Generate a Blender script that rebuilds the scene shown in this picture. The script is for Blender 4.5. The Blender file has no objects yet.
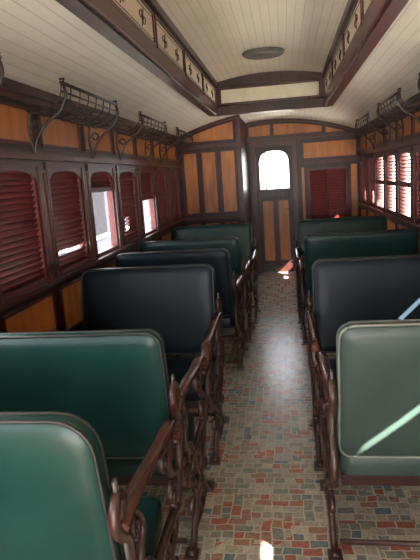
import bpy, bmesh, math
from mathutils import Matrix, Vector

S = bpy.context.scene
C = bpy.context.collection
try:
    S.view_settings.view_transform = 'Standard'
    S.view_settings.look = 'None'
    S.view_settings.exposure = 0.0
except Exception as e:
    print(e)

# ------------------------------------------------------------ materials
def new_mat(name, rough=0.5, spec=0.5):
    m = bpy.data.materials.new(name); m.use_nodes = True
    nt = m.node_tree; b = nt.nodes['Principled BSDF']
    b.inputs['Roughness'].default_value = rough
    b.inputs['Specular IOR Level'].default_value = spec
    return m, nt, b

def N(nt, t, **kw):
    n = nt.nodes.new(t)
    for k, v in kw.items(): setattr(n, k, v)
    return n

def ramp(nt, stops, interp='LINEAR'):
    r = N(nt, 'ShaderNodeValToRGB'); cr = r.color_ramp; cr.interpolation = interp
    while len(cr.elements) < len(stops): cr.elements.new(0.5)
    for e, (p, c) in zip(cr.elements, stops):
        e.position = p; e.color = (*c, 1)
    return r

def noise_mat(name, c1, c2, rough=0.5, scale=(8, 8, 8), detail=4, bump=0.0, spec=0.5, rvar=0.0, nscale=1.0):
    m, nt, b = new_mat(name, rough, spec)
    tc = N(nt, 'ShaderNodeTexCoord'); mp = N(nt, 'ShaderNodeMapping')
    mp.inputs['Scale'].default_value = scale
    no = N(nt, 'ShaderNodeTexNoise'); no.inputs['Scale'].default_value = nscale
    no.inputs['Detail'].default_value = detail
    nt.links.new(tc.outputs['Object'], mp.inputs['Vector'])
    nt.links.new(mp.outputs['Vector'], no.inputs['Vector'])
    r = ramp(nt, [(0.3, c1), (0.7, c2)])
    nt.links.new(no.outputs['Fac'], r.inputs['Fac'])
    nt.links.new(r.outputs['Color'], b.inputs['Base Color'])
    if bump:
        bp = N(nt, 'ShaderNodeBump'); bp.inputs['Strength'].default_value = bump
        bp.inputs['Distance'].default_value = 0.01
        nt.links.new(no.outputs['Fac'], bp.inputs['Height'])
        nt.links.new(bp.outputs['Normal'], b.inputs['Normal'])
    if rvar:
        mr = N(nt, 'ShaderNodeMapRange')
        mr.inputs['To Min'].default_value = rough - rvar; mr.inputs['To Max'].default_value = rough + rvar
        nt.links.new(no.outputs['Fac'], mr.inputs['Value'])
        nt.links.new(mr.outputs['Result'], b.inputs['Roughness'])
    return m

M_DARK = noise_mat('mahogany_dark', (0.018, 0.005, 0.0033), (0.042, 0.011, 0.007), 0.34, (30, 4, 4), bump=0.05, spec=0.33)
M_RED = noise_mat('mahogany_red', (0.044, 0.009, 0.006), (0.080, 0.016, 0.010), 0.33, (25, 4, 4), bump=0.05, spec=0.38)
M_TAN = noise_mat('tan_panel_wood', (0.31, 0.100, 0.020), (0.47, 0.180, 0.042), 0.36, (14, 14, 2.5), bump=0.03, spec=0.38)
M_SHUT = noise_mat('shutter_red_wood', (0.072, 0.010, 0.009), (0.115, 0.017, 0.014), 0.45, (20, 3, 20), spec=0.35)
M_IRON = noise_mat('cast_iron_brown_paint', (0.024, 0.011, 0.008), (0.068, 0.029, 0.021), 0.34, (30, 30, 30), bump=0.3)
M_ARM = noise_mat('armrest_wood', (0.050, 0.016, 0.010), (0.095, 0.030, 0.018), 0.27, (10, 3, 10))
M_BLACK = noise_mat('black_iron', (0.012, 0.006, 0.005), (0.03, 0.016, 0.013), 0.4)
LB = dict(scale=(4, 4, 4), detail=7, bump=0.35, rvar=0.09)
M_GREEN = noise_mat('green_leatherette', (0.005, 0.032, 0.027), (0.010, 0.050, 0.042), 0.35, spec=0.35, **LB)
M_DGREEN = noise_mat('dark_green_leatherette', (0.004, 0.025, 0.022), (0.007, 0.038, 0.033), 0.35, spec=0.28, **LB)
M_NAVY = noise_mat('navy_leatherette', (0.0035, 0.009, 0.0155), (0.0055, 0.014, 0.024), 0.38, spec=0.22, **LB)
M_SAGE = noise_mat('sage_green_leatherette', (0.022, 0.040, 0.034), (0.036, 0.058, 0.049), 0.36, spec=0.32, **LB)
M_PIPE = noise_mat('seat_piping', (0.015, 0.015, 0.013), (0.035, 0.032, 0.03), 0.4)
M_PIPEL = noise_mat('seat_piping_light', (0.10, 0.12, 0.10), (0.16, 0.17, 0.145), 0.35)
M_CREAM = noise_mat('cream_paint', (0.62, 0.56, 0.42), (0.72, 0.66, 0.52), 0.5)
M_GROUND = noise_mat('gravel_ground', (0.43, 0.40, 0.34), (0.61, 0.57, 0.50), 0.9, (2, 2, 2), bump=0.2)
M_STEEL = noise_mat('grey_metal', (0.06, 0.055, 0.05), (0.12, 0.11, 0.10), 0.35)
M_BWALL = noise_mat('lavender_render_wall', (0.022, 0.023, 0.034), (0.030, 0.031, 0.044), 0.9, spec=0.1)
M_BDARK = noise_mat('dark_window_panes', (0.006, 0.006, 0.008), (0.01, 0.01, 0.012), 0.9, spec=0.1)
M_ROOF = noise_mat('roof_tiles', (0.06, 0.025, 0.016), (0.09, 0.04, 0.025), 0.9, (6, 6, 6), spec=0.1)

def board_mat(name, base, line, axis, width):
    m, nt, b = new_mat(name, 0.45)
    tc = N(nt, 'ShaderNodeTexCoord'); sp = N(nt, 'ShaderNodeSeparateXYZ')
    nt.links.new(tc.outputs['Object'], sp.inputs[0])
    mu = N(nt, 'ShaderNodeMath', operation='MULTIPLY'); mu.inputs[1].default_value = 1 / width
    nt.links.new(sp.outputs[axis], mu.inputs[0])
    ad = N(nt, 'ShaderNodeMath', operation='ADD'); ad.inputs[1].default_value = 100
    nt.links.new(mu.outputs[0], ad.inputs[0])
    fr = N(nt, 'ShaderNodeMath', operation='FRACT'); nt.links.new(ad.outputs[0], fr.inputs[0])
    r = ramp(nt, [(0.0, (0, 0, 0)), (0.06, (1, 1, 1)), (0.94, (1, 1, 1)), (1.0, (0, 0, 0))])
    nt.links.new(fr.outputs[0], r.inputs['Fac'])
    no = N(nt, 'ShaderNodeTexNoise'); no.inputs['Scale'].default_value = 2.5
    nt.links.new(tc.outputs['Object'], no.inputs['Vector'])
    cr = ramp(nt, [(0.3, tuple(x * 0.92 for x in base)), (0.7, base)])
    nt.links.new(no.outputs['Fac'], cr.inputs['Fac'])
    mx = N(nt, 'ShaderNodeMix', data_type='RGBA')
    mx.inputs['A'].default_value = (*line, 1)
    nt.links.new(r.outputs['Color'], mx.inputs['Factor'])
    nt.links.new(cr.outputs['Color'], mx.inputs['B'])
    nt.links.new(mx.outputs['Result'], b.inputs['Base Color'])
    bp = N(nt, 'ShaderNodeBump'); bp.inputs['Strength'].default_value = 0.35; bp.inputs['Distance'].default_value = 0.004
    nt.links.new(r.outputs['Color'], bp.inputs['Height']); nt.links.new(bp.outputs['Normal'], b.inputs['Normal'])
    return m
M_BOARD = board_mat('white_ceiling_boards', (0.84, 0.81, 0.71), (0.54, 0.51, 0.43), 'X', 0.062)
M_BOARD2 = board_mat('cream_clerestory_boards', (0.86, 0.79, 0.63), (0.57, 0.51, 0.39), 'X', 0.062)

def floor_mat():
    m, nt, b = new_mat('brick_mosaic_linoleum', 0.27)
    tc = N(nt, 'ShaderNodeTexCoord')
    no0 = N(nt, 'ShaderNodeTexNoise'); no0.inputs['Scale'].default_value = 9
    nt.links.new(tc.outputs['Object'], no0.inputs['Vector'])
    off = N(nt, 'ShaderNodeVectorMath', operation='MULTIPLY_ADD')
    off.inputs[1].default_value = (0.03, 0.03, 0.0)
    nt.links.new(no0.outputs['Color'], off.inputs[0]); nt.links.new(tc.outputs['Object'], off.inputs[2])
    outs = []
    for rot in (0.0, math.pi/2):
        mp = N(nt, 'ShaderNodeMapping'); mp.inputs['Rotation'].default_value = (0, 0, rot)
        mp.inputs['Location'].default_value = (0.37, 0.21, 0)
        nt.links.new(off.outputs[0], mp.inputs['Vector'])
        br = N(nt, 'ShaderNodeTexBrick'); br.inputs['Scale'].default_value = 1.0
        br.offset = 0.37; br.squash = 0.62; br.squash_frequency = 3
        br.inputs['Color1'].default_value = (0, 0, 0, 1); br.inputs['Color2'].default_value = (1, 1, 1, 1)
        br.inputs['Mortar Size'].default_value = 0.0034; br.inputs['Mortar Smooth'].default_value = 0.2
        br.inputs['Brick Width'].default_value = 0.085; br.inputs['Row Height'].default_value = 0.05
        nt.links.new(mp.outputs['Vector'], br.inputs['Vector'])
        outs.append(br)
    vo = N(nt, 'ShaderNodeTexVoronoi', feature='F1', distance='CHEBYCHEV', voronoi_dimensions='2D')
    vo.inputs['Scale'].default_value = 5.5; vo.inputs['Randomness'].default_value = 0.6
    nt.links.new(tc.outputs['Object'], vo.inputs['Vector'])
    sp = N(nt, 'ShaderNodeSeparateColor'); nt.links.new(vo.outputs['Color'], sp.inputs[0])
    gt = N(nt, 'ShaderNodeMath', operation='GREATER_THAN'); gt.inputs[1].default_value = 0.5
    nt.links.new(sp.outputs[0], gt.inputs[0])
    mc = N(nt, 'ShaderNodeMix', data_type='RGBA'); mf = N(nt, 'ShaderNodeMix', data_type='FLOAT')
    nt.links.new(gt.outputs[0], mc.inputs['Factor']); nt.links.new(gt.outputs[0], mf.inputs['Factor'])
    nt.links.new(outs[0].outputs['Color'], mc.inputs['A']); nt.links.new(outs[1].outputs['Color'], mc.inputs['B'])
    nt.links.new(outs[0].outputs['Fac'], mf.inputs['A']); nt.links.new(outs[1].outputs['Fac'], mf.inputs['B'])
    cr = ramp(nt, [(0.0, (0.36, 0.32, 0.24)), (0.17, (0.34, 0.125, 0.082)), (0.30, (0.22, 0.22, 0.18)),
                   (0.43, (0.46, 0.40, 0.30)), (0.55, (0.28, 0.25, 0.19)), (0.68, (0.31, 0.17, 0.115)),
                   (0.80, (0.36, 0.34, 0.28)), (0.91, (0.14, 0.18, 0.19))], 'CONSTANT')
    nt.links.new(mc.outputs['Result'], cr.inputs['Fac'])
    no = N(nt, 'ShaderNodeTexNoise'); no.inputs['Scale'].default_value = 50
    nt.links.new(tc.outputs['Object'], no.inputs['Vector'])
    dr = ramp(nt, [(0.3, (0.72, 0.72, 0.72)), (0.7, (1.18, 1.18, 1.18))]); nt.links.new(no.outputs['Fac'], dr.inputs['Fac'])
    mm = N(nt, 'ShaderNodeMix', data_type='RGBA', blend_type='MULTIPLY'); mm.inputs['Factor'].default_value = 1
    nt.links.new(cr.outputs['Color'], mm.inputs['A']); nt.links.new(dr.outputs['Color'], mm.inputs['B'])
    mx = N(nt, 'ShaderNodeMix', data_type='RGBA'); mx.inputs['B'].default_value = (0.48, 0.44, 0.36, 1)
    nt.links.new(mf.outputs['Result'], mx.inputs['Factor']); nt.links.new(mm.outputs['Result'], mx.inputs['A'])
    nt.links.new(mx.outputs['Result'], b.inputs['Base Color'])
    return m
M_FLOOR = floor_mat()

def glass_mat():
    m = bpy.data.materials.new('thin_window_glass'); m.use_nodes = True; nt = m.node_tree
    nt.nodes.remove(nt.nodes['Principled BSDF']); out = nt.nodes['Material Output']
    t = N(nt, 'ShaderNodeBsdfTransparent'); g = N(nt, 'ShaderNodeBsdfGlossy'); g.inputs['Roughness'].default_value = 0.02
    t.inputs['Color'].default_value = (0.93, 0.94, 0.97, 1)
    mx = N(nt, 'ShaderNodeMixShader'); mx.inputs[0].default_value = 0.06
    nt.links.new(t.outputs[0], mx.inputs[1]); nt.links.new(g.outputs[0], mx.inputs[2])
    nt.links.new(mx.outputs[0], out.inputs['Surface'])
    return m
M_GLASS = glass_mat()

# ------------------------------------------------------------ mesh builder
class MB:
    def __init__(s): s.v = []; s.f = []; s.m = []; s.s = []; s.mats = []
    def mi(s, m):
        if m not in s.mats: s.mats.append(m)
        return s.mats.index(m)
    def face(s, idx, m, sm=False): s.f.append(idx); s.m.append(s.mi(m)); s.s.append(sm)
    def lbox(s, M, a0, a1, b0, b1, n0, n1, m):
        o = len(s.v)
        for a, b, n in [(a0,b0,n0),(a1,b0,n0),(a1,b1,n0),(a0,b1,n0),(a0,b0,n1),(a1,b0,n1),(a1,b1,n1),(a0,b1,n1)]:
            s.v.append(M(a, b, n))
        for q in [(0,3,2,1),(4,5,6,7),(0,1,5,4),(1,2,6,5),(2,3,7,6),(3,0,4,7)]:
            s.face([o+i for i in q], m)
    def box(s, x0, x1, y0, y1, z0, z1, m): s.lbox(lambda a,b,n:(a,b,n), x0,x1,y0,y1,z0,z1,m)
    def prism(s, M, pts, n0, n1, m):
        o = len(s.v); k = len(pts)
        for a, b in pts: s.v.append(M(a, b, n0))
        for a, b in pts: s.v.append(M(a, b, n1))
        s.face(list(range(o, o+k))[::-1], m); s.face(list(range(o+k, o+2*k)), m)
        for i in range(k):
            j = (i+1) % k; s.face([o+i, o+j, o+k+j, o+k+i], m)
    def strip(s, M, top, bot, n0, n1, m):
        for i in range(len(top)-1):
            s.prism(M, [bot[i], bot[i+1], top[i+1], top[i]], n0, n1, m)
    def rings(s, rings, m, sm=True, cap=True, closed=False):
        o = len(s.v); k = len(rings[0])
        for r in rings: s.v.extend(r)
        R = len(rings)
        for i in range(R if closed else R-1):
            i2 = (i+1) % R
            for j in range(k):
                j2 = (j+1) % k
                s.face([o+i*k+j, o+i*k+j2, o+i2*k+j2, o+i2*k+j], m, sm)
        if cap and not closed:
            s.face([o+j for j in range(k)][::-1], m, sm); s.face([o+(R-1)*k+j for j in range(k)], m, sm)
    def tube(s, pts, r, m, n=8, flat=None, closed=False, smooth=5, taper=False):
        P = [Vector(p) for p in pts]
        if smooth: P = catmull(P, smooth, closed)
        R = []; K = len(P)
        for i, p in enumerate(P):
            if closed: t = P[(i+1) % K] - P[i-1]
            else: t = P[min(i+1, K-1)] - P[max(i-1, 0)]
            t.normalize()
            ref = Vector((1, 0, 0))
            if abs(t.x) > 0.9: ref = Vector((0, 0, 1))
            nn = t.cross(ref).normalized(); bb = nn.cross(t).normalized()
            ra, rb = (r, r) if flat is None else flat
            if taper:
                f = 0.5 + 0.5*math.sin(math.pi*i/(K-1)); rb *= f
            R.append([tuple(p + bb*ra*math.cos(2*math.pi*j/n) + nn*rb*math.sin(2*math.pi*j/n)) for j in range(n)])
        s.rings(R, m, True, True, closed)
    def fin(s, name, parent=None, bevel=0.0):
        me = bpy.data.meshes.new(name); me.from_pydata(s.v, [], s.f)
        for m in s.mats: me.materials.append(m)
        me.polygons.foreach_set('material_index', s.m); me.polygons.foreach_set('use_smooth', s.s)
        bm = bmesh.new(); bm.from_mesh(me); bmesh.ops.recalc_face_normals(bm, faces=bm.faces); bm.to_mesh(me); bm.free()
        me.update()
        ob = bpy.data.objects.new(name, me); C.objects.link(ob)
        if parent: ob.parent = parent
        if bevel:
            b = ob.modifiers.new('bevel', 'BEVEL'); b.width = bevel; b.segments = 2; b.limit_method = 'ANGLE'
        return ob

def catmull(P, k, closed=False):
    out = []; n = len(P)
    rng = range(n if closed else n-1)
    for i in rng:
        if closed: p0, p1, p2, p3 = P[i-1], P[i], P[(i+1) % n], P[(i+2) % n]
        else: p0, p1, p2, p3 = P[max(i-1,0)], P[i], P[i+1], P[min(i+2, n-1)]
        for j in range(k):
            t = j/k
            out.append(0.5*((2*p1)+(p2-p0)*t+(2*p0-5*p1+4*p2-p3)*t*t+(3*p1-p0-3*p2+p3)*t**3))
    if not closed: out.append(P[-1].copy())
    return out

def rrect(w, h, r, n=6):
    pts = []
    for cx, cy, a0 in [(w/2-r, h/2-r, 0), (-w/2+r, h/2-r, 90), (-w/2+r, -h/2+r, 180), (w/2-r, -h/2+r, 270)]:
        for i in range(n+1):
            a = math.radians(a0 + 90*i/n); pts.append((cx+r*math.cos(a), cy+r*math.sin(a)))
    return pts

def empty(name):
    e = bpy.data.objects.new(name, None); C.objects.link(e); return e

# ------------------------------------------------------------ dimensions
XC = -0.13; HW = 1.30; XL = XC-HW; XR = XC+HW
Y0 = -2.7; YE = 8.88; YC = 7.50
PITCH = 0.717; POSTS = [3.135 + PITCH*k for k in range(-8, 9)]
CW = 0.62; CLX0 = XC-CW; CLX1 = XC+CW; YCL = 6.5
def arch(x): return 2.16 + 0.27*(1-((x-XC)/HW)**2)
def uarch(x): return 2.66 + 0.07*(1-((x-XC)/CW)**2)

# ------------------------------------------------------------ floor
b = MB(); b.box(XL-0.08, XR+0.08, Y0, YE+0.9, -0.06, 0.0, M_FLOOR); b.fin('floor')

# ------------------------------------------------------------ side walls
def ML(a, bb, n): return (XL+n, a, bb)
def MR(a, bb, n): return (XR-n, a, bb)
ZS, ZT = 1.06, 1.74
def frame_panel(b, M, a0, a1, b0, b1, m, fr=M_DARK, d=0.012, w=0.018):
    b.lbox(M, a0, a1, b0, b1, 0, 0.004, m)
    b.lbox(M, a0-w, a1+w, b0-w, b0, 0, d, fr); b.lbox(M, a0-w, a1+w, b1, b1+w, 0, d, fr)
    b.lbox(M, a0-w, a0, b0, b1, 0, d, fr); b.lbox(M, a1, a1+w, b0, b1, 0, d, fr)

def side_wall(M, side, y1):
    b = MB()
    b.lbox(M, Y0, YE+0.05, 0, ZS-0.03, -0.07, 0, M_DARK)
    b.lbox(M, Y0, YE+0.05, ZT, 2.22, -0.07, 0, M_DARK)
    ps = [p for p in POSTS if p < YE+0.1]
    for p in ps: b.lbox(M, p-0.065, min(p+0.065, YE+0.05), ZS-0.03, ZT, -0.07, 0, M_RED)
    b.fin('wall_'+side)
    b = MB()
    b.lbox(M, Y0, y1, ZS-0.03, ZS, -0.06, 0.035, M_RED)
    b.lbox(M, Y0, y1, ZT+0.03, ZT+0.075, 0, 0.035, M_RED)
    b.lbox(M, Y0, y1, ZT+0.075, ZT+0.09, 0, 0.022, M_DARK)
    b.lbox(M, Y0, y1, 2.085, 2.12, 0, 0.03, M_RED)
    b.lbox(M, Y0, y1, 2.12, 2.17, 0, 0.055, M_DARK)
    for i in range(len(ps)-1):
        a, c = ps[i], ps[i+1]
        if c-0.05 > y1: continue
        frame_panel(b, M, a+0.06, c-0.06, 1.87, 2.045, M_TAN, M_RED)
        frame_panel(b, M, a+0.07, c-0.07, 0.70, 0.97, M_TAN, M_RED)
        frame_panel(b, M, a+0.07, c-0.07, 0.18, 0.60, M_DARK, M_RED)
    for p in ps:
        if p+0.03 > y1: continue
        frame_panel(b, M, p-0.022, p+0.022, 1.16, 1.70, M_TAN, M_RED, 0.014, 0.014)
    b.fin('trim_'+side, bevel=0.003)
    b = MB(); b.lbox(M, Y0, y1, 0.0, 0.12, 0, 0.02, M_DARK); b.fin('baseboard_'+side, bevel=0.003)
side_wall(ML, 'left', YC)
side_wall(MR, 'right', YE)

wn = [0]
def louvers(b, M, a0, a1, b0, b1, ang, sp, w, skip=None, mat=None, nc=-0.03):
    n = max(1, round((b1-b0)/sp)); sp = (b1-b0)/n
    ca, sa = math.cos(ang), math.sin(ang)
    for i in range(n+1):
        z = b0 + sp*i
        spans = [(a0, a1)]
        if skip:
            for (sz0, sz1, sa0, sa1) in skip:
                if sz0 <= z <= sz1: spans = [(a0, sa0), (sa1, a1)]
        for (p, q) in spans:
            if q-p < 0.005: continue
            o = len(b.v); t = 0.003
            cs = [(-w/2, -t), (w/2, -t), (w/2, t), (-w/2, t)]
            for a in (p, q):
                for u, v in cs:
                    b.v.append(M(a, z + u*sa + v*ca, nc + u*ca - v*sa))
            for f in [(0,1,2,3),(7,6,5,4),(0,4,5,1),(1,5,6,2),(2,6,7,3),(3,7,4,0)]:
                b.face([o+i for i in f], mat or M_SHUT)

def window(M, a0, a1, kind, skip=None, zopen=None):
    wn[0] += 1
    b = MB(); f = 0.028
    b.lbox(M, a0, a0+f, ZS, ZT, -0.055, -0.005, M_SHUT); b.lbox(M, a1-f, a1, ZS, ZT, -0.055, -0.005, M_SHUT)
    b.lbox(M, a0+f, a1-f, ZS, ZS+f, -0.055, -0.005, M_SHUT); b.lbox(M, a0+f, a1-f, ZT-f, ZT, -0.055, -0.005, M_SHUT)
    K = 14; W = (a1-a0)
    top = []; bot = []
    for i in range(K+1):
        u = -1 + 2*i/K; zz = (ZT-0.03) - 0.075*(abs(u)**4)
        top.append((a0 + W*i/K, ZT)); bot.append((a0 + W*i/K, zz))
    b.strip(M, top, bot, -0.006, 0.006, M_RED)
    b.lbox(M, a0-0.018, a0+0.006, ZS, ZT, 0, 0.014, M_RED); b.lbox(M, a1-0.006, a1+0.018, ZS, ZT, 0, 0.014, M_RED)
    b.lbox(M, a0-0.018, a1+0.018, ZT-0.004, ZT+0.02, 0, 0.014, M_RED)
    i0, i1, z0, z1 = a0+f, a1-f, ZS+f, ZT-f
    if kind == 'closed':
        louvers(b, M, i0, i1, z0, z1, math.radians(58), 0.032, 0.048, skip)
    elif kind == 'open':
        louvers(b, M, i0, i1, z0, z1, math.radians(24), 0.036, 0.042, skip)
        b.lbox(M, i0, i1, (z0+z1)/2-0.02, (z0+z1)/2+0.02, -0.055, -0.005, M_SHUT)
    elif kind == 'half':
        louvers(b, M, i0, i1, zopen, z1, math.radians(58), 0.032, 0.048, skip)
        b.lbox(M, i0, i1, zopen-0.03, zopen+0.005, -0.05, -0.01, M_SHUT)
        b.lbox(M, i0, i1, z0, zopen, -0.058, -0.055, M_GLASS)
    elif kind == 'glass':
        b.lbox(M, i0, i1, z0, z1, -0.032, -0.028, M_GLASS)
        b.lbox(M, i0, i1, (z0+z1)/2-0.012, (z0+z1)/2+0.012, -0.045, -0.015, M_SHUT)
    b.fin('window_%d' % wn[0])

for i in range(len(POSTS)-1):
    a0, a1 = POSTS[i]+0.065, POSTS[i+1]-0.065
    yb = POSTS[i]
    if a1 < YC:
        if yb < 2.3: window(ML, a0, a1, 'glass')
        elif yb < 3.5: window(ML, a0, a1, 'closed', skip=[(1.16, 1.19, a0+0.1, a1-0.06)] if yb > 3 else None)
        elif yb < 4.0: window(ML, a0, a1, 'half', zopen=1.58)
        elif yb < 5.0: window(ML, a0, a1, 'closed', skip=[(1.18, 1.30, a0+0.2, a0+0.30)])
        elif yb < 5.6: window(ML, a0, a1, 'half', zopen=1.45)
        else: window(ML, a0, a1, 'closed')
    if a1 < YE:
        if yb < -1.2: window(MR, a0, a1, 'glass')
        elif 0.2 < yb < 0.4: window(MR, a0, a1, 'closed', skip=[(1.20, 1.27, a0+0.42, a0+0.56)])
        elif 0.9 < yb < 1.2: window(MR, a0, a1, 'closed', skip=[(1.36, 1.42, a0, a0+0.45)])
        elif 2.3 < yb < 2.6: window(MR, a0, a1, 'closed', skip=[(1.14, 1.20, a0+0.33, a1)])
        elif yb < 4.9: window(MR, a0, a1, 'closed')
        elif 6.6 < yb < 6.8: window(MR, a0, a1, 'open', skip=[(1.09, 1.17, a0+0.35, a1)])
        elif yb < 7.3: window(MR, a0, a1, 'open')
        else: window(MR, a0, a1, 'closed', skip=[(1.09, 1.26, a0+0.0, a0+0.32)])

# ------------------------------------------------------------ ceilings
def vault(b, x0, x1, y0, y1, zf, th, m, n=16):
    for i in range(n):
        xa = x0+(x1-x0)*i/n; xb = x0+(x1-x0)*(i+1)/n
        o = len(b.v)
        for y in (y0, y1):
            b.v += [(xa, y, zf(xa)), (xb, y, zf(xb)), (xb, y, zf(xb)+th), (xa, y, zf(xa)+th)]
        for q in [(0,1,5,4), (3,7,6,2), (0,3,2,1), (4,5,6,7), (0,4,7,3), (1,2,6,5)]:
            b.face([o+k for k in q], m)
b = MB()
vault(b, XL-0.07, CLX0, Y0, YCL, arch, 0.04, M_BOARD, 10)
vault(b, CLX1, XR+0.07, Y0, YCL, arch, 0.04, M_BOARD, 10)
vault(b, XL-0.07, XR+0.07, YCL, YE+0.05, arch, 0.04, M_BOARD, 24)
b.fin('ceiling')
b = MB()
vault(b, CLX0-0.05, CLX1+0.05, Y0, YCL+0.05, uarch, 0.04, M_BOARD2, 12)
b.fin('ceiling_clerestory')

def MCL(a, bb, n): return (CLX0+n, a, bb)
def MCR(a, bb, n): return (CLX1-n, a, bb)
ZB = 2.345
for M, nm in ((MCL, 'clerestory_side_left'), (MCR, 'clerestory_side_right')):
    b = MB()
    YQ = YCL-0.03
    b.lbox(M, Y0, YQ, ZB, 2.69, -0.04, 0, M_DARK)
    b.lbox(M, Y0, YQ, ZB-0.035, ZB+0.045, -0.06, 0.022, M_RED)
    b.lbox(M, Y0, YQ, ZB-0.05, ZB-0.02, -0.075, 0.0, M_DARK)
    b.lbox(M, Y0, YQ, 2.615, 2.675, 0, 0.035, M_DARK)
    y = YCL - 0.08
    while y > Y0+1:
        a1, a0 = y, y-0.92
        frame_panel(b, M, a0, a1, ZB+0.075, 2.585, M_CREAM, M_RED, 0.014, 0.018)
        zc = (ZB+0.075+2.585)/2; h = 0.05
        for cx in (a0+0.25, a1-0.25):
            for sg in (-1, 1):
                pts = []
                for k in range(9):
                    t = k/8*2*math.pi*0.8
                    rr = 0.010+0.036*(k/8)
                    pts.append(M(cx + sg*(0.035+rr*math.sin(t)*1.2), zc + sg*rr*math.cos(t)*0.9, 0.007))
                b.tube(pts, 0.003, M_RED, 5, smooth=2)
            b.tube([M(cx-0.02, zc-h, 0.007), M(cx, zc, 0.007), M(cx+0.02, zc+h, 0.007)], 0.0032, M_RED, 5, smooth=2)
        for r0, r1 in [(ZB+0.093, ZB+0.097), (2.563, 2.567)]:
            b.lbox(M, a0+0.02, a1-0.02, r0, r1, 0.003, 0.007, M_RED)
        y -= 1.0
    b.fin(nm)
b = MB()
def MCE(a, bb, n): return (a, YCL-n, bb)
b.lbox(MCE, CLX0, CLX1, ZB-0.03, 2.74, -0.04, 0.0, M_DARK)
b.lbox(MCE, CLX0-0.04, CLX1+0.04, ZB-0.045, ZB+0.05, -0.045, 0.025, M_DARK)
b.lbox(MCE, CLX0, CLX1, 2.60, 2.65, 0, 0.028, M_DARK)
frame_panel(b, MCE, CLX0+0.07, CLX1-0.07, ZB+0.085, 2.575, M_CREAM, M_RED, 0.014, 0.02)
b.fin('clerestory_end')

def disc(b, c, prof, m, n=32):
    rings = []
    for r, z in prof: rings.append([(c[0]+r*math.cos(2*math.pi*j/n), c[1]+r*math.sin(2*math.pi*j/n), z) for j in range(n)])
    b.rings(rings, m)
b = MB(); zc = uarch(XC)
disc(b, (XC-0.02, 5.45), [(0.20, zc-0.004), (0.20, zc-0.02), (0.175, zc-0.035), (0.165, zc-0.03), (0.12, zc-0.045), (0.03, zc-0.055)], M_STEEL)
b.fin('ceiling_lamp')

# ------------------------------------------------------------ end wall + door
def ME(a, bb, n): return (a, YE-n, bb)
DX0, DX1, DZ = -0.44, 0.12, 2.02
b = MB()
b.lbox(ME, XL-0.05, DX0, 0, DZ+0.04, -0.06, 0, M_DARK)
b.lbox(ME, DX1, XR+0.05, 0, 0.81, -0.06, 0, M_DARK)
b.lbox(ME, DX1, 0.36, 0.81, DZ+0.04, -0.06, 0, M_DARK)
b.lbox(ME, 0.98, XR+0.05, 0.81, DZ+0.04, -0.06, 0, M_DARK)
b.lbox(ME, 0.36, 0.98, 1.64, DZ+0.04, -0.06, 0, M_DARK)
K = 24; tp = [(XL-0.05+(2*HW+0.1)*i/K, arch(XL-0.05+(2*HW+0.1)*i/K)+0.02) for i in range(K+1)]
b.strip(ME, tp, [(p[0], DZ+0.04) for p in tp], -0.06, 0, M_DARK)
b.fin('wall_end')
b = MB()
tp2 = [(p[0], arch(p[0])+0.01) for p in tp]
b.strip(ME, tp2, [(p[0], p[1]-0.045) for p in tp2], 0, 0.035, M_RED)
def arch_panel(b, M, x0, x1, zb, m=M_TAN, off=0.075):
    k = 8; t = [(x0+(x1-x0)*i/k, arch(x0+(x1-x0)*i/k)-off) for i in range(k+1)]
    b.strip(M, t, [(p[0], zb) for p in t], 0, 0.006, m)
    b.strip(M, [(p[0], p[1]+0.018) for p in t], t, 0, 0.016, M_RED)
    b.lbox(M, x0-0.018, x1+0.018, zb-0.018, zb, 0, 0.016, M_RED)
    b.lbox(M, x0-0.018, x0, zb, t[0][1]+0.018, 0, 0.016, M_RED); b.lbox(M, x1, x1+0.018, zb, t[-1][1]+0.018, 0, 0.016, M_RED)
arch_panel(b, ME, -0.53, -0.20, 2.19); arch_panel(b, ME, -0.14, 0.60, 2.19); arch_panel(b, ME, 0.66, 0.98, 2.17)
b.lbox(ME, -0.57, XR, 2.11, 2.15, 0, 0.03, M_RED)
frame_panel(b, ME, 0.31, 1.11, 1.80, 2.03, M_TAN, M_RED)
b.lbox(ME, 0.27, XR, 1.71, 1.76, 0, 0.03, M_RED)
frame_panel(b, ME, 1.03, 1.12, 0.85, 1.66, M_TAN, M_RED)
frame_panel(b, ME, 0.27, 0.31, 0.85, 1.66, M_TAN, M_RED)
b.lbox(ME, 0.25, XR, 0.76, 0.80, 0, 0.03, M_RED)
frame_panel(b, ME, 0.34, 1.02, 0.20, 0.70, M_TAN, M_RED)
b.fin('trim_end', bevel=0.003)
b = MB()
for q in [(0.36,0.395,0.81,1.64),(0.945,0.98,0.81,1.64),(0.395,0.945,0.81,0.845),(0.395,0.945,1.605,1.64)]:
    b.lbox(ME, *q, -0.045, 0.012, M_RED)
louvers(b, ME, 0.395, 0.945, 0.845, 1.605, math.radians(58), 0.046, 0.064, nc=-0.018)
b.lbox(ME, 0.66, 0.68, 0.845, 1.605, -0.03, 0.006, M_SHUT)
b.fin('window_%d' % (wn[0]+1))
b = MB()
b.lbox(ME, DX0-0.09, DX0, 0, DZ+0.09, -0.05, 0.035, M_RED); b.lbox(ME, DX1, DX1+0.09, 0, DZ+0.09, -0.05, 0.035, M_RED)
b.lbox(ME, DX0-0.09, DX1+0.09, DZ, DZ+0.09, -0.05, 0.036, M_RED)
b.fin('trim_1', bevel=0.005)
b = MB(); st = 0.05; n0, n1 = -0.045, -0.005
WZ0, WZ1 = 1.36, 1.95
b.lbox(ME, DX0, DX0+st, 0.002, DZ, n0, n1, M_DARK); b.lbox(ME, DX1-st, DX1, 0.002, DZ, n0, n1, M_DARK)
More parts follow.
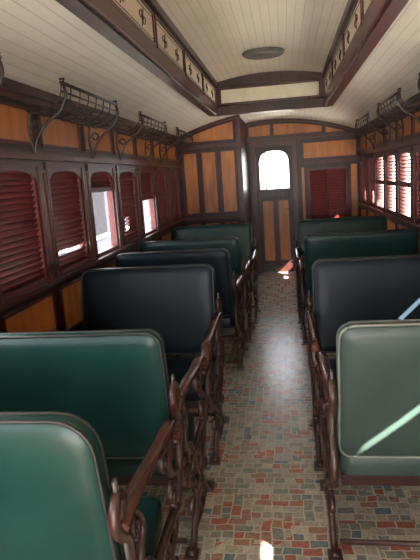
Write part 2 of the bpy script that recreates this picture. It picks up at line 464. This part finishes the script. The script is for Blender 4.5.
b.lbox(ME, DX0+st, DX1-st, 0.002, 0.14, n0, n1, M_DARK); b.lbox(ME, DX0+st, DX1-st, 1.22, WZ0, n0, n1, M_DARK)
b.lbox(ME, DX0+st, DX1-st, 0.14, 1.22, n0, -0.025, M_DARK)
b.lbox(ME, -0.185, -0.135, 0.14, 1.22, n0, n1, M_DARK)
K = 16; xa, xb = DX0+st, DX1-st; top = []; bot = []
for i in range(K+1):
    u = -1+2*i/K; x = xa+(xb-xa)*i/K
    top.append((x, DZ)); bot.append((x, WZ1-0.16+0.16*math.sqrt(max(0, 1-abs(u)**2.8))))
b.strip(ME, top, bot, n0, n1, M_DARK)
for p, q in ((-0.365, -0.205), (-0.115, 0.045)):
    frame_panel(b, lambda a, bb, n: ME(a, bb, n-0.025), p, q, 0.20, 1.17, M_TAN, M_RED)
b.lbox(ME, xa, xb, WZ0, DZ-0.02, -0.027, -0.023, M_GLASS)
b.lbox(ME, -0.305, -0.285, WZ0, 1.94, -0.04, -0.01, M_DARK)
b.tube([ME(DX1-0.03, 1.02, -0.01), ME(DX1-0.03, 1.02, 0.03), ME(DX1-0.12, 1.02, 0.035)], 0.009, M_STEEL, 8, smooth=0)
b.fin('door_1', bevel=0.002)
b = MB()
for x in (-0.9, 0.64):
    b.box(x-0.03, x+0.03, YE+0.80, YE+0.86, 0, 2.3, M_CREAM)
b.box(-1.3, 1.05, YE+0.80, YE+0.85, 0.95, 1.0, M_RED)
for k in range(12): b.box(-1.25+k*0.2, -1.235+k*0.2, YE+0.82, YE+0.835, 0, 0.95, M_RED)
b.fin('vestibule_railing')

# ------------------------------------------------------------ closet compartment
def MC(a, bb, n): return (a, YC-n, bb)
CX1 = -0.57
b = MB()
K = 12; t = [(XL+(CX1-XL)*i/K, arch(XL+(CX1-XL)*i/K)+0.015) for i in range(K+1)]
b.strip(MC, t, [(p[0], 0.0) for p in t], -0.05, 0, M_DARK)
zt = arch(CX1)+0.01
b.box(CX1-0.04, CX1, YC+0.05, YE, 0, zt, M_DARK)
b.box(CX1-0.05, CX1+0.012, YC-0.014, YC+0.06, 0, zt, M_RED)
t2 = [(p[0], p[1]-0.005) for p in t]
b.strip(MC, t2, [(p[0], p[1]-0.045) for p in t2], 0, 0.035, M_RED)
arch_panel(b, MC, XL+0.10, CX1-0.09, 2.09, off=0.07)
b.lbox(MC, XL, CX1, 2.00, 2.045, 0, 0.03, M_RED)
b.lbox(MC, XL, CX1, 1.04, 1.08, 0, 0.025, M_RED)
for x0, x1 in ((-1.35, -1.18), (-1.10, -0.92), (-0.84, -0.66)):
    frame_panel(b, MC, x0, x1, 1.13, 1.94, M_TAN, M_RED); frame_panel(b, MC, x0, x1, 0.2, 0.98, M_TAN, M_RED)
b.fin('lavatory_partition', bevel=0.003)

# ------------------------------------------------------------ rear end wall with open doorway
b = MB()
K = 24; tp = [(XL+2*HW*i/K, arch(XL+2*HW*i/K)) for i in range(K+1)]
MB_ = lambda a, bb, n: (a, Y0+n, bb)
b.strip(MB_, tp, [(p[0], 2.1) for p in tp], -0.05, 0, M_DARK)
b.lbox(MB_, CLX0, CLX1, 2.3, 2.74, -0.05, 0, M_DARK)
b.lbox(MB_, XL, XL+0.2, 0, 2.1, -0.05, 0, M_DARK); b.lbox(MB_, XR-0.2, XR, 0, 2.1, -0.05, 0, M_DARK)
b.fin('wall_rear')

# ------------------------------------------------------------ seats
def pad(b, Mp, w, h, T, r, m, puff=0.012):
    prof = [(0.17, -T-puff), (0.10, -T-puff*0.85), (0.05, -T-puff*0.5), (0.014, -T+0.003), (0.004, -T+0.011), (0, -T+0.022),
            (0, T-0.022), (0.004, T-0.011), (0.014, T-0.003), (0.05, T+puff*0.5), (0.10, T+puff*0.85), (0.17, T+puff)]
    R = []
    for ins, d in prof:
        R.append([Mp(u, v, d) for u, v in rrect(w-2*ins, h-2*ins, max(r-ins*0.7, 0.012))])
    b.rings(R, m)

def seat(x0, x1, yb, s, aisle, cloth, pipe=M_PIPE, r=0.055):
    E = empty('train_seat')
    xc = (x0+x1)/2; w = x1-x0
    T = 0.030; H = 0.57; zb = 0.48
    def Mb(u, v, d):
        f = (v+H/2)/H
        lean = 0.10*(1-f) - 0.014*math.sin(math.pi*f)
        return (xc+u, yb + s*lean + d, zb+H/2+v)
    b = MB(); pad(b, Mb, w, H, T, r, cloth, 0.008)
    for sg in (-1, 1):
        o = [Mb(u, v, sg*(T-0.006)) for u, v in rrect(w-0.008, H-0.008, r)]
        b.tube(o, 0.0055, pipe, 6, closed=True, smooth=0)
    b.fin('backrest', E)
    yc = yb + s*0.375; D = 0.46
    b = MB(); pad(b, lambda u, v, d: (xc+u, yc+v, 0.405+d), w-0.02, D, 0.055, 0.05, cloth, 0.016)
    b.box(x0+0.02, x1-0.02, yc-D/2+0.03, yc+D/2-0.03, 0.30, 0.35, M_DARK)
    b.fin('cushion', E)
    for side in (1, -1):
        main = (side == aisle)
        xf = (x1+0.022 if aisle > 0 else x0-0.022) if main else (x0+0.03 if aisle > 0 else x1-0.03)
        b = MB()
        P = lambda t, z: (xf, yb+s*t, z)
        fl = (0.015, 0.015)
        def cv(pts, m=M_IRON, flat=fl, taper=False, k=5): b.tube([P(*p) for p in pts], 0.012, m, 8, flat=flat, smooth=k, taper=taper)
        def spiral(ct, cz, r0, turns, a0, dr=1, flat=(0.012, 0.007)):
            pts = []
            K = 12
            for q in range(K+1):
                f = q/K; a = a0 + dr*turns*2*math.pi*f; rr = r0*(1-0.78*f)
                pts.append((ct+rr*math.cos(a), cz+rr*math.sin(a)))
            cv(pts, flat=flat, k=2)
        cv([(0.10, 0.016), (0.16, 0.02), (0.21, 0.07), (0.27, 0.13), (0.31, 0.21), (0.25, 0.28), (0.17, 0.31), (0.13, 0.385)], flat=(0.015, 0.018))
        cv([(0.66, 0.016), (0.60, 0.02), (0.55, 0.07), (0.49, 0.13), (0.45, 0.21), (0.51, 0.28), (0.59, 0.31), (0.63, 0.385)], flat=(0.015, 0.018))
        cv([(0.29, 0.20), (0.38, 0.235), (0.47, 0.20)]); cv([(0.21, 0.07), (0.38, 0.045), (0.55, 0.07)], flat=(0.013, 0.01))
        cv([(0.06, 0.37), (0.20, 0.385), (0.38, 0.38), (0.56, 0.385), (0.68, 0.37)], flat=(0.018, 0.018))
        for t in (0.115, 0.645):
            yy = yb+s*t; b.box(xf-0.03, xf+0.03, yy-0.035, yy+0.035, 0, 0.018, M_IRON)
        if main:
            cv([(0.38, 0.045), (0.355, 0.13), (0.40, 0.18), (0.38, 0.235), (0.355, 0.3), (0.38, 0.385)], flat=(0.013, 0.013))
            spiral(0.30, 0.315, 0.045, 1.1, 0, 1); spiral(0.46, 0.315, 0.045, 1.1, math.pi, -1)
            spiral(0.20, 0.185, 0.045, 1.1, 0, 1); spiral(0.56, 0.185, 0.045, 1.1, math.pi, -1)
            spiral(0.31, 0.105, 0.035, 1.1, math.pi, -1); spiral(0.45, 0.105, 0.035, 1.1, 0, 1)
            cv([(0.07, 0.38), (0.02, 0.44), (0.035, 0.52), (0.085, 0.58), (0.075, 0.66), (0.02, 0.71), (0.0, 0.77), (0.035, 0.815), (0.075, 0.79), (0.06, 0.755)], flat=(0.016, 0.017))
            cv([(0.30, 0.38), (0.26, 0.45), (0.17, 0.48), (0.10, 0.53), (0.10, 0.60)], flat=(0.014, 0.013))
            cv([(0.20, 0.40), (0.17, 0.52), (0.22, 0.60), (0.17, 0.68), (0.12, 0.715)], flat=(0.013, 0.012))
            spiral(0.14, 0.64, 0.038, 1.2, -math.pi/2, 1); spiral(0.115, 0.45, 0.035, 1.2, 0, -1)
            cv([(0.66, 0.37), (0.71, 0.43), (0.69, 0.50), (0.61, 0.54), (0.575, 0.60), (0.62, 0.66), (0.68, 0.69)], flat=(0.016, 0.017))
            spiral(0.60, 0.46, 0.055, 1.3, -math.pi/2, 1); spiral(0.52, 0.63, 0.05, 1.3, 0, 1)
            spiral(0.655, 0.595, 0.035, 1.2, math.pi, -1)
            cv([(0.03, 0.72), (0.12, 0.735), (0.3, 0.73), (0.48, 0.715), (0.62, 0.715), (0.70, 0.695), (0.725, 0.655)], M_ARM, (0.027, 0.014))
            cv([(0.725, 0.66), (0.735, 0.63), (0.71, 0.61), (0.69, 0.63)], M_ARM, (0.024, 0.013))
            cv([(0.28, 0.39), (0.20, 0.47), (0.09, 0.56), (0.06, 0.70), (0.03, 0.86)], M_STEEL, (0.006, 0.013))
        b.fin('iron_frame' if main else 'wall_side_leg', E)
    b = MB(); b.tube([(x0, yb+s*0.14, 0.06), (x1, yb+s*0.14, 0.06)], 0.012, M_IRON, 8, smooth=0)
    b.fin('foot_rail', E)
    return E

LX0, LX1 = -1.385, -0.485
RX0, RX1 = 0.165, 1.125
seat(LX0, LX1, 1.19, 1, 1, M_GREEN, r=0.10)
seat(LX0, LX1, 1.93, 1, 1, M_GREEN)
seat(LX0, LX1, 3.48, -1, 1, M_NAVY)
seat(LX0, LX1+0.03, 4.22, 1, 1, M_NAVY)
seat(LX0, LX1+0.05, 4.98, 1, 1, M_DGREEN)
seat(LX0, LX1+0.08, 6.45, -1, 1, M_DGREEN)
seat(RX0, RX1, 1.95, 1, -1, M_SAGE, M_PIPEL)
seat(RX0-0.02, RX1, 3.43, -1, -1, M_NAVY)
seat(RX0-0.02, RX1, 4.88, 1, -1, M_DGREEN)
seat(RX0-0.04, RX1, 6.40, -1, -1, M_DGREEN)

# ------------------------------------------------------------ luggage racks
def rack(M, y0, y1):
    b = MB(); rr = 0.0055
    D = 0.25; zo = 2.165; zi = 2.02
    b.tube([M(y0, zo, D), M(y1, zo, D)], 0.010, M_BLACK, 8, smooth=0)
    b.tube([M(y0, zo-0.045, D-0.005), M(y1, zo-0.045, D-0.005)], rr, M_BLACK, 6, smooth=0)
    b.tube([M(y0, 2.035, 0.04), M(y1, 2.035, 0.04)], 0.008, M_BLACK, 8, smooth=0)
    for q in (0.08, 0.15, 0.21):
        zq = zi + 0.07*(q/D)**2
        b.tube([M(y0, zq, q), M(y1, zq, q)], 0.004, M_BLACK, 6, smooth=0)
    n = 7
    for i in range(n+1):
        y = y0+(y1-y0)*i/n
        b.tube([M(y, 2.04, 0.036), M(y, zi-0.005, 0.08), M(y, zi+0.02, 0.17), M(y, zi+0.07, 0.235), M(y, zo, D)], 0.004, M_BLACK, 6, smooth=3)
    for y in (y0+0.02, y1-0.02):
        b.tube([M(y, 1.80, 0.045), M(y, 1.86, 0.06), M(y, 1.95, 0.12), M(y, 2.02, 0.22), M(y, 2.10, 0.262), M(y, zo, D)], 0.009, M_BLACK, 8)
        b.tube([M(y, 1.80, 0.045), M(y, 1.92, 0.026), M(y, 2.03, 0.04)], 0.009, M_BLACK, 8)
        b.tube([M(y, 1.94, 0.035), M(y, 1.98, 0.07), M(y, 1.955, 0.10), M(y, 1.93, 0.075), M(y, 1.95, 0.055)], 0.006, M_BLACK, 6)
        b.tube([M(y, zo, D), M(y, zo+0.02, D+0.01), M(y, zo+0.02, D-0.015)], 0.006, M_BLACK, 6)
    b.fin('luggage_rack')
for y0 in (-0.4, 1.32, 2.97, 4.62, 6.25):
    rack(ML, y0, y0+1.0)
    rack(MR, y0, y0+1.0)

# ------------------------------------------------------------ outside
b = MB(); b.box(-40, 40, -40, 90, -1.3, -1.2, M_GROUND); b.fin('ground')
b = MB()
b.box(-9, -5, 9, 60, -1.2, 2.6, M_BWALL)
for k in range(16):
    y = 10.5+k*3.1
    b.box(-5.0, -4.96, y, y+1.1, 0.3, 1.9, M_BDARK); b.box(-5.0, -4.94, y-0.1, y+1.2, 0.2, 0.3, M_CREAM)
b.prism(lambda a, bb, n: (a, n, bb), [(-9.5, 2.6), (-4.5, 2.6), (-7, 4.2)], 8.7, 60.4, M_ROOF)
b.fin('station_building')

# ------------------------------------------------------------ light
W = bpy.data.worlds.new('World'); S.world = W; W.use_nodes = True
bg = W.node_tree.nodes['Background']
bg.inputs['Color'].default_value = (0.93, 0.94, 0.97, 1); bg.inputs['Strength'].default_value = 13.0
def sun(d, st):
    l = bpy.data.lights.new('sun', 'SUN'); l.energy = st; l.angle = 0.009; l.color = (1, 0.94, 0.84)
    o = bpy.data.objects.new('sun', l); C.objects.link(o)
    o.rotation_euler = Vector(d).to_track_quat('-Z', 'Y').to_euler(); o.location = (10, -8, 10)
sun((-1, 0.95, -0.92), 125)
def portal(name, loc, d, sx, sy):
    l = bpy.data.lights.new(name, 'AREA'); l.shape = 'RECTANGLE'; l.size = sx; l.size_y = sy
    l.cycles.is_portal = True
    o = bpy.data.objects.new(name, l); C.objects.link(o); o.location = loc
    o.rotation_euler = Vector(d).to_track_quat('-Z', 'Z').to_euler()
portal('sky_portal_rear', (XC, Y0-0.1, 1.05), (0, 1, 0), 2.3, 2.2)
portal('sky_portal_left', (XL-0.12, -0.1, 1.4), (1, 0, 0), 5.0, 0.8)
portal('sky_portal_left', (XL-0.12, 5.0, 1.4), (1, 0, 0), 3.6, 0.8)
portal('sky_portal_right', (XR+0.12, 6.5, 1.4), (-1, 0, 0), 3.6, 0.8)
portal('sky_portal_right', (XR+0.12, -1.9, 1.4), (-1, 0, 0), 1.6, 0.8)

# ------------------------------------------------------------ camera
ps, pp, ro = math.radians(8.4), math.radians(10.6), math.radians(4.0)
f = Vector((-math.sin(ps)*math.cos(pp), math.cos(ps)*math.cos(pp), -math.sin(pp)))
r = Vector((math.cos(ps), math.sin(ps), 0)); u = r.cross(f)
R = r*math.cos(ro) - u*math.sin(ro); U = r*math.sin(ro) + u*math.cos(ro)
cam = bpy.data.cameras.new('camera'); co = bpy.data.objects.new('camera', cam); C.objects.link(co)
m = Matrix((( R.x, U.x, -f.x, 0), (R.y, U.y, -f.y, 0), (R.z, U.z, -f.z, 1.6), (0, 0, 0, 1)))
co.matrix_world = m
cam.sensor_fit = 'VERTICAL'; cam.sensor_height = 36; cam.lens = 544/560*36; cam.clip_start = 0.02
S.camera = co
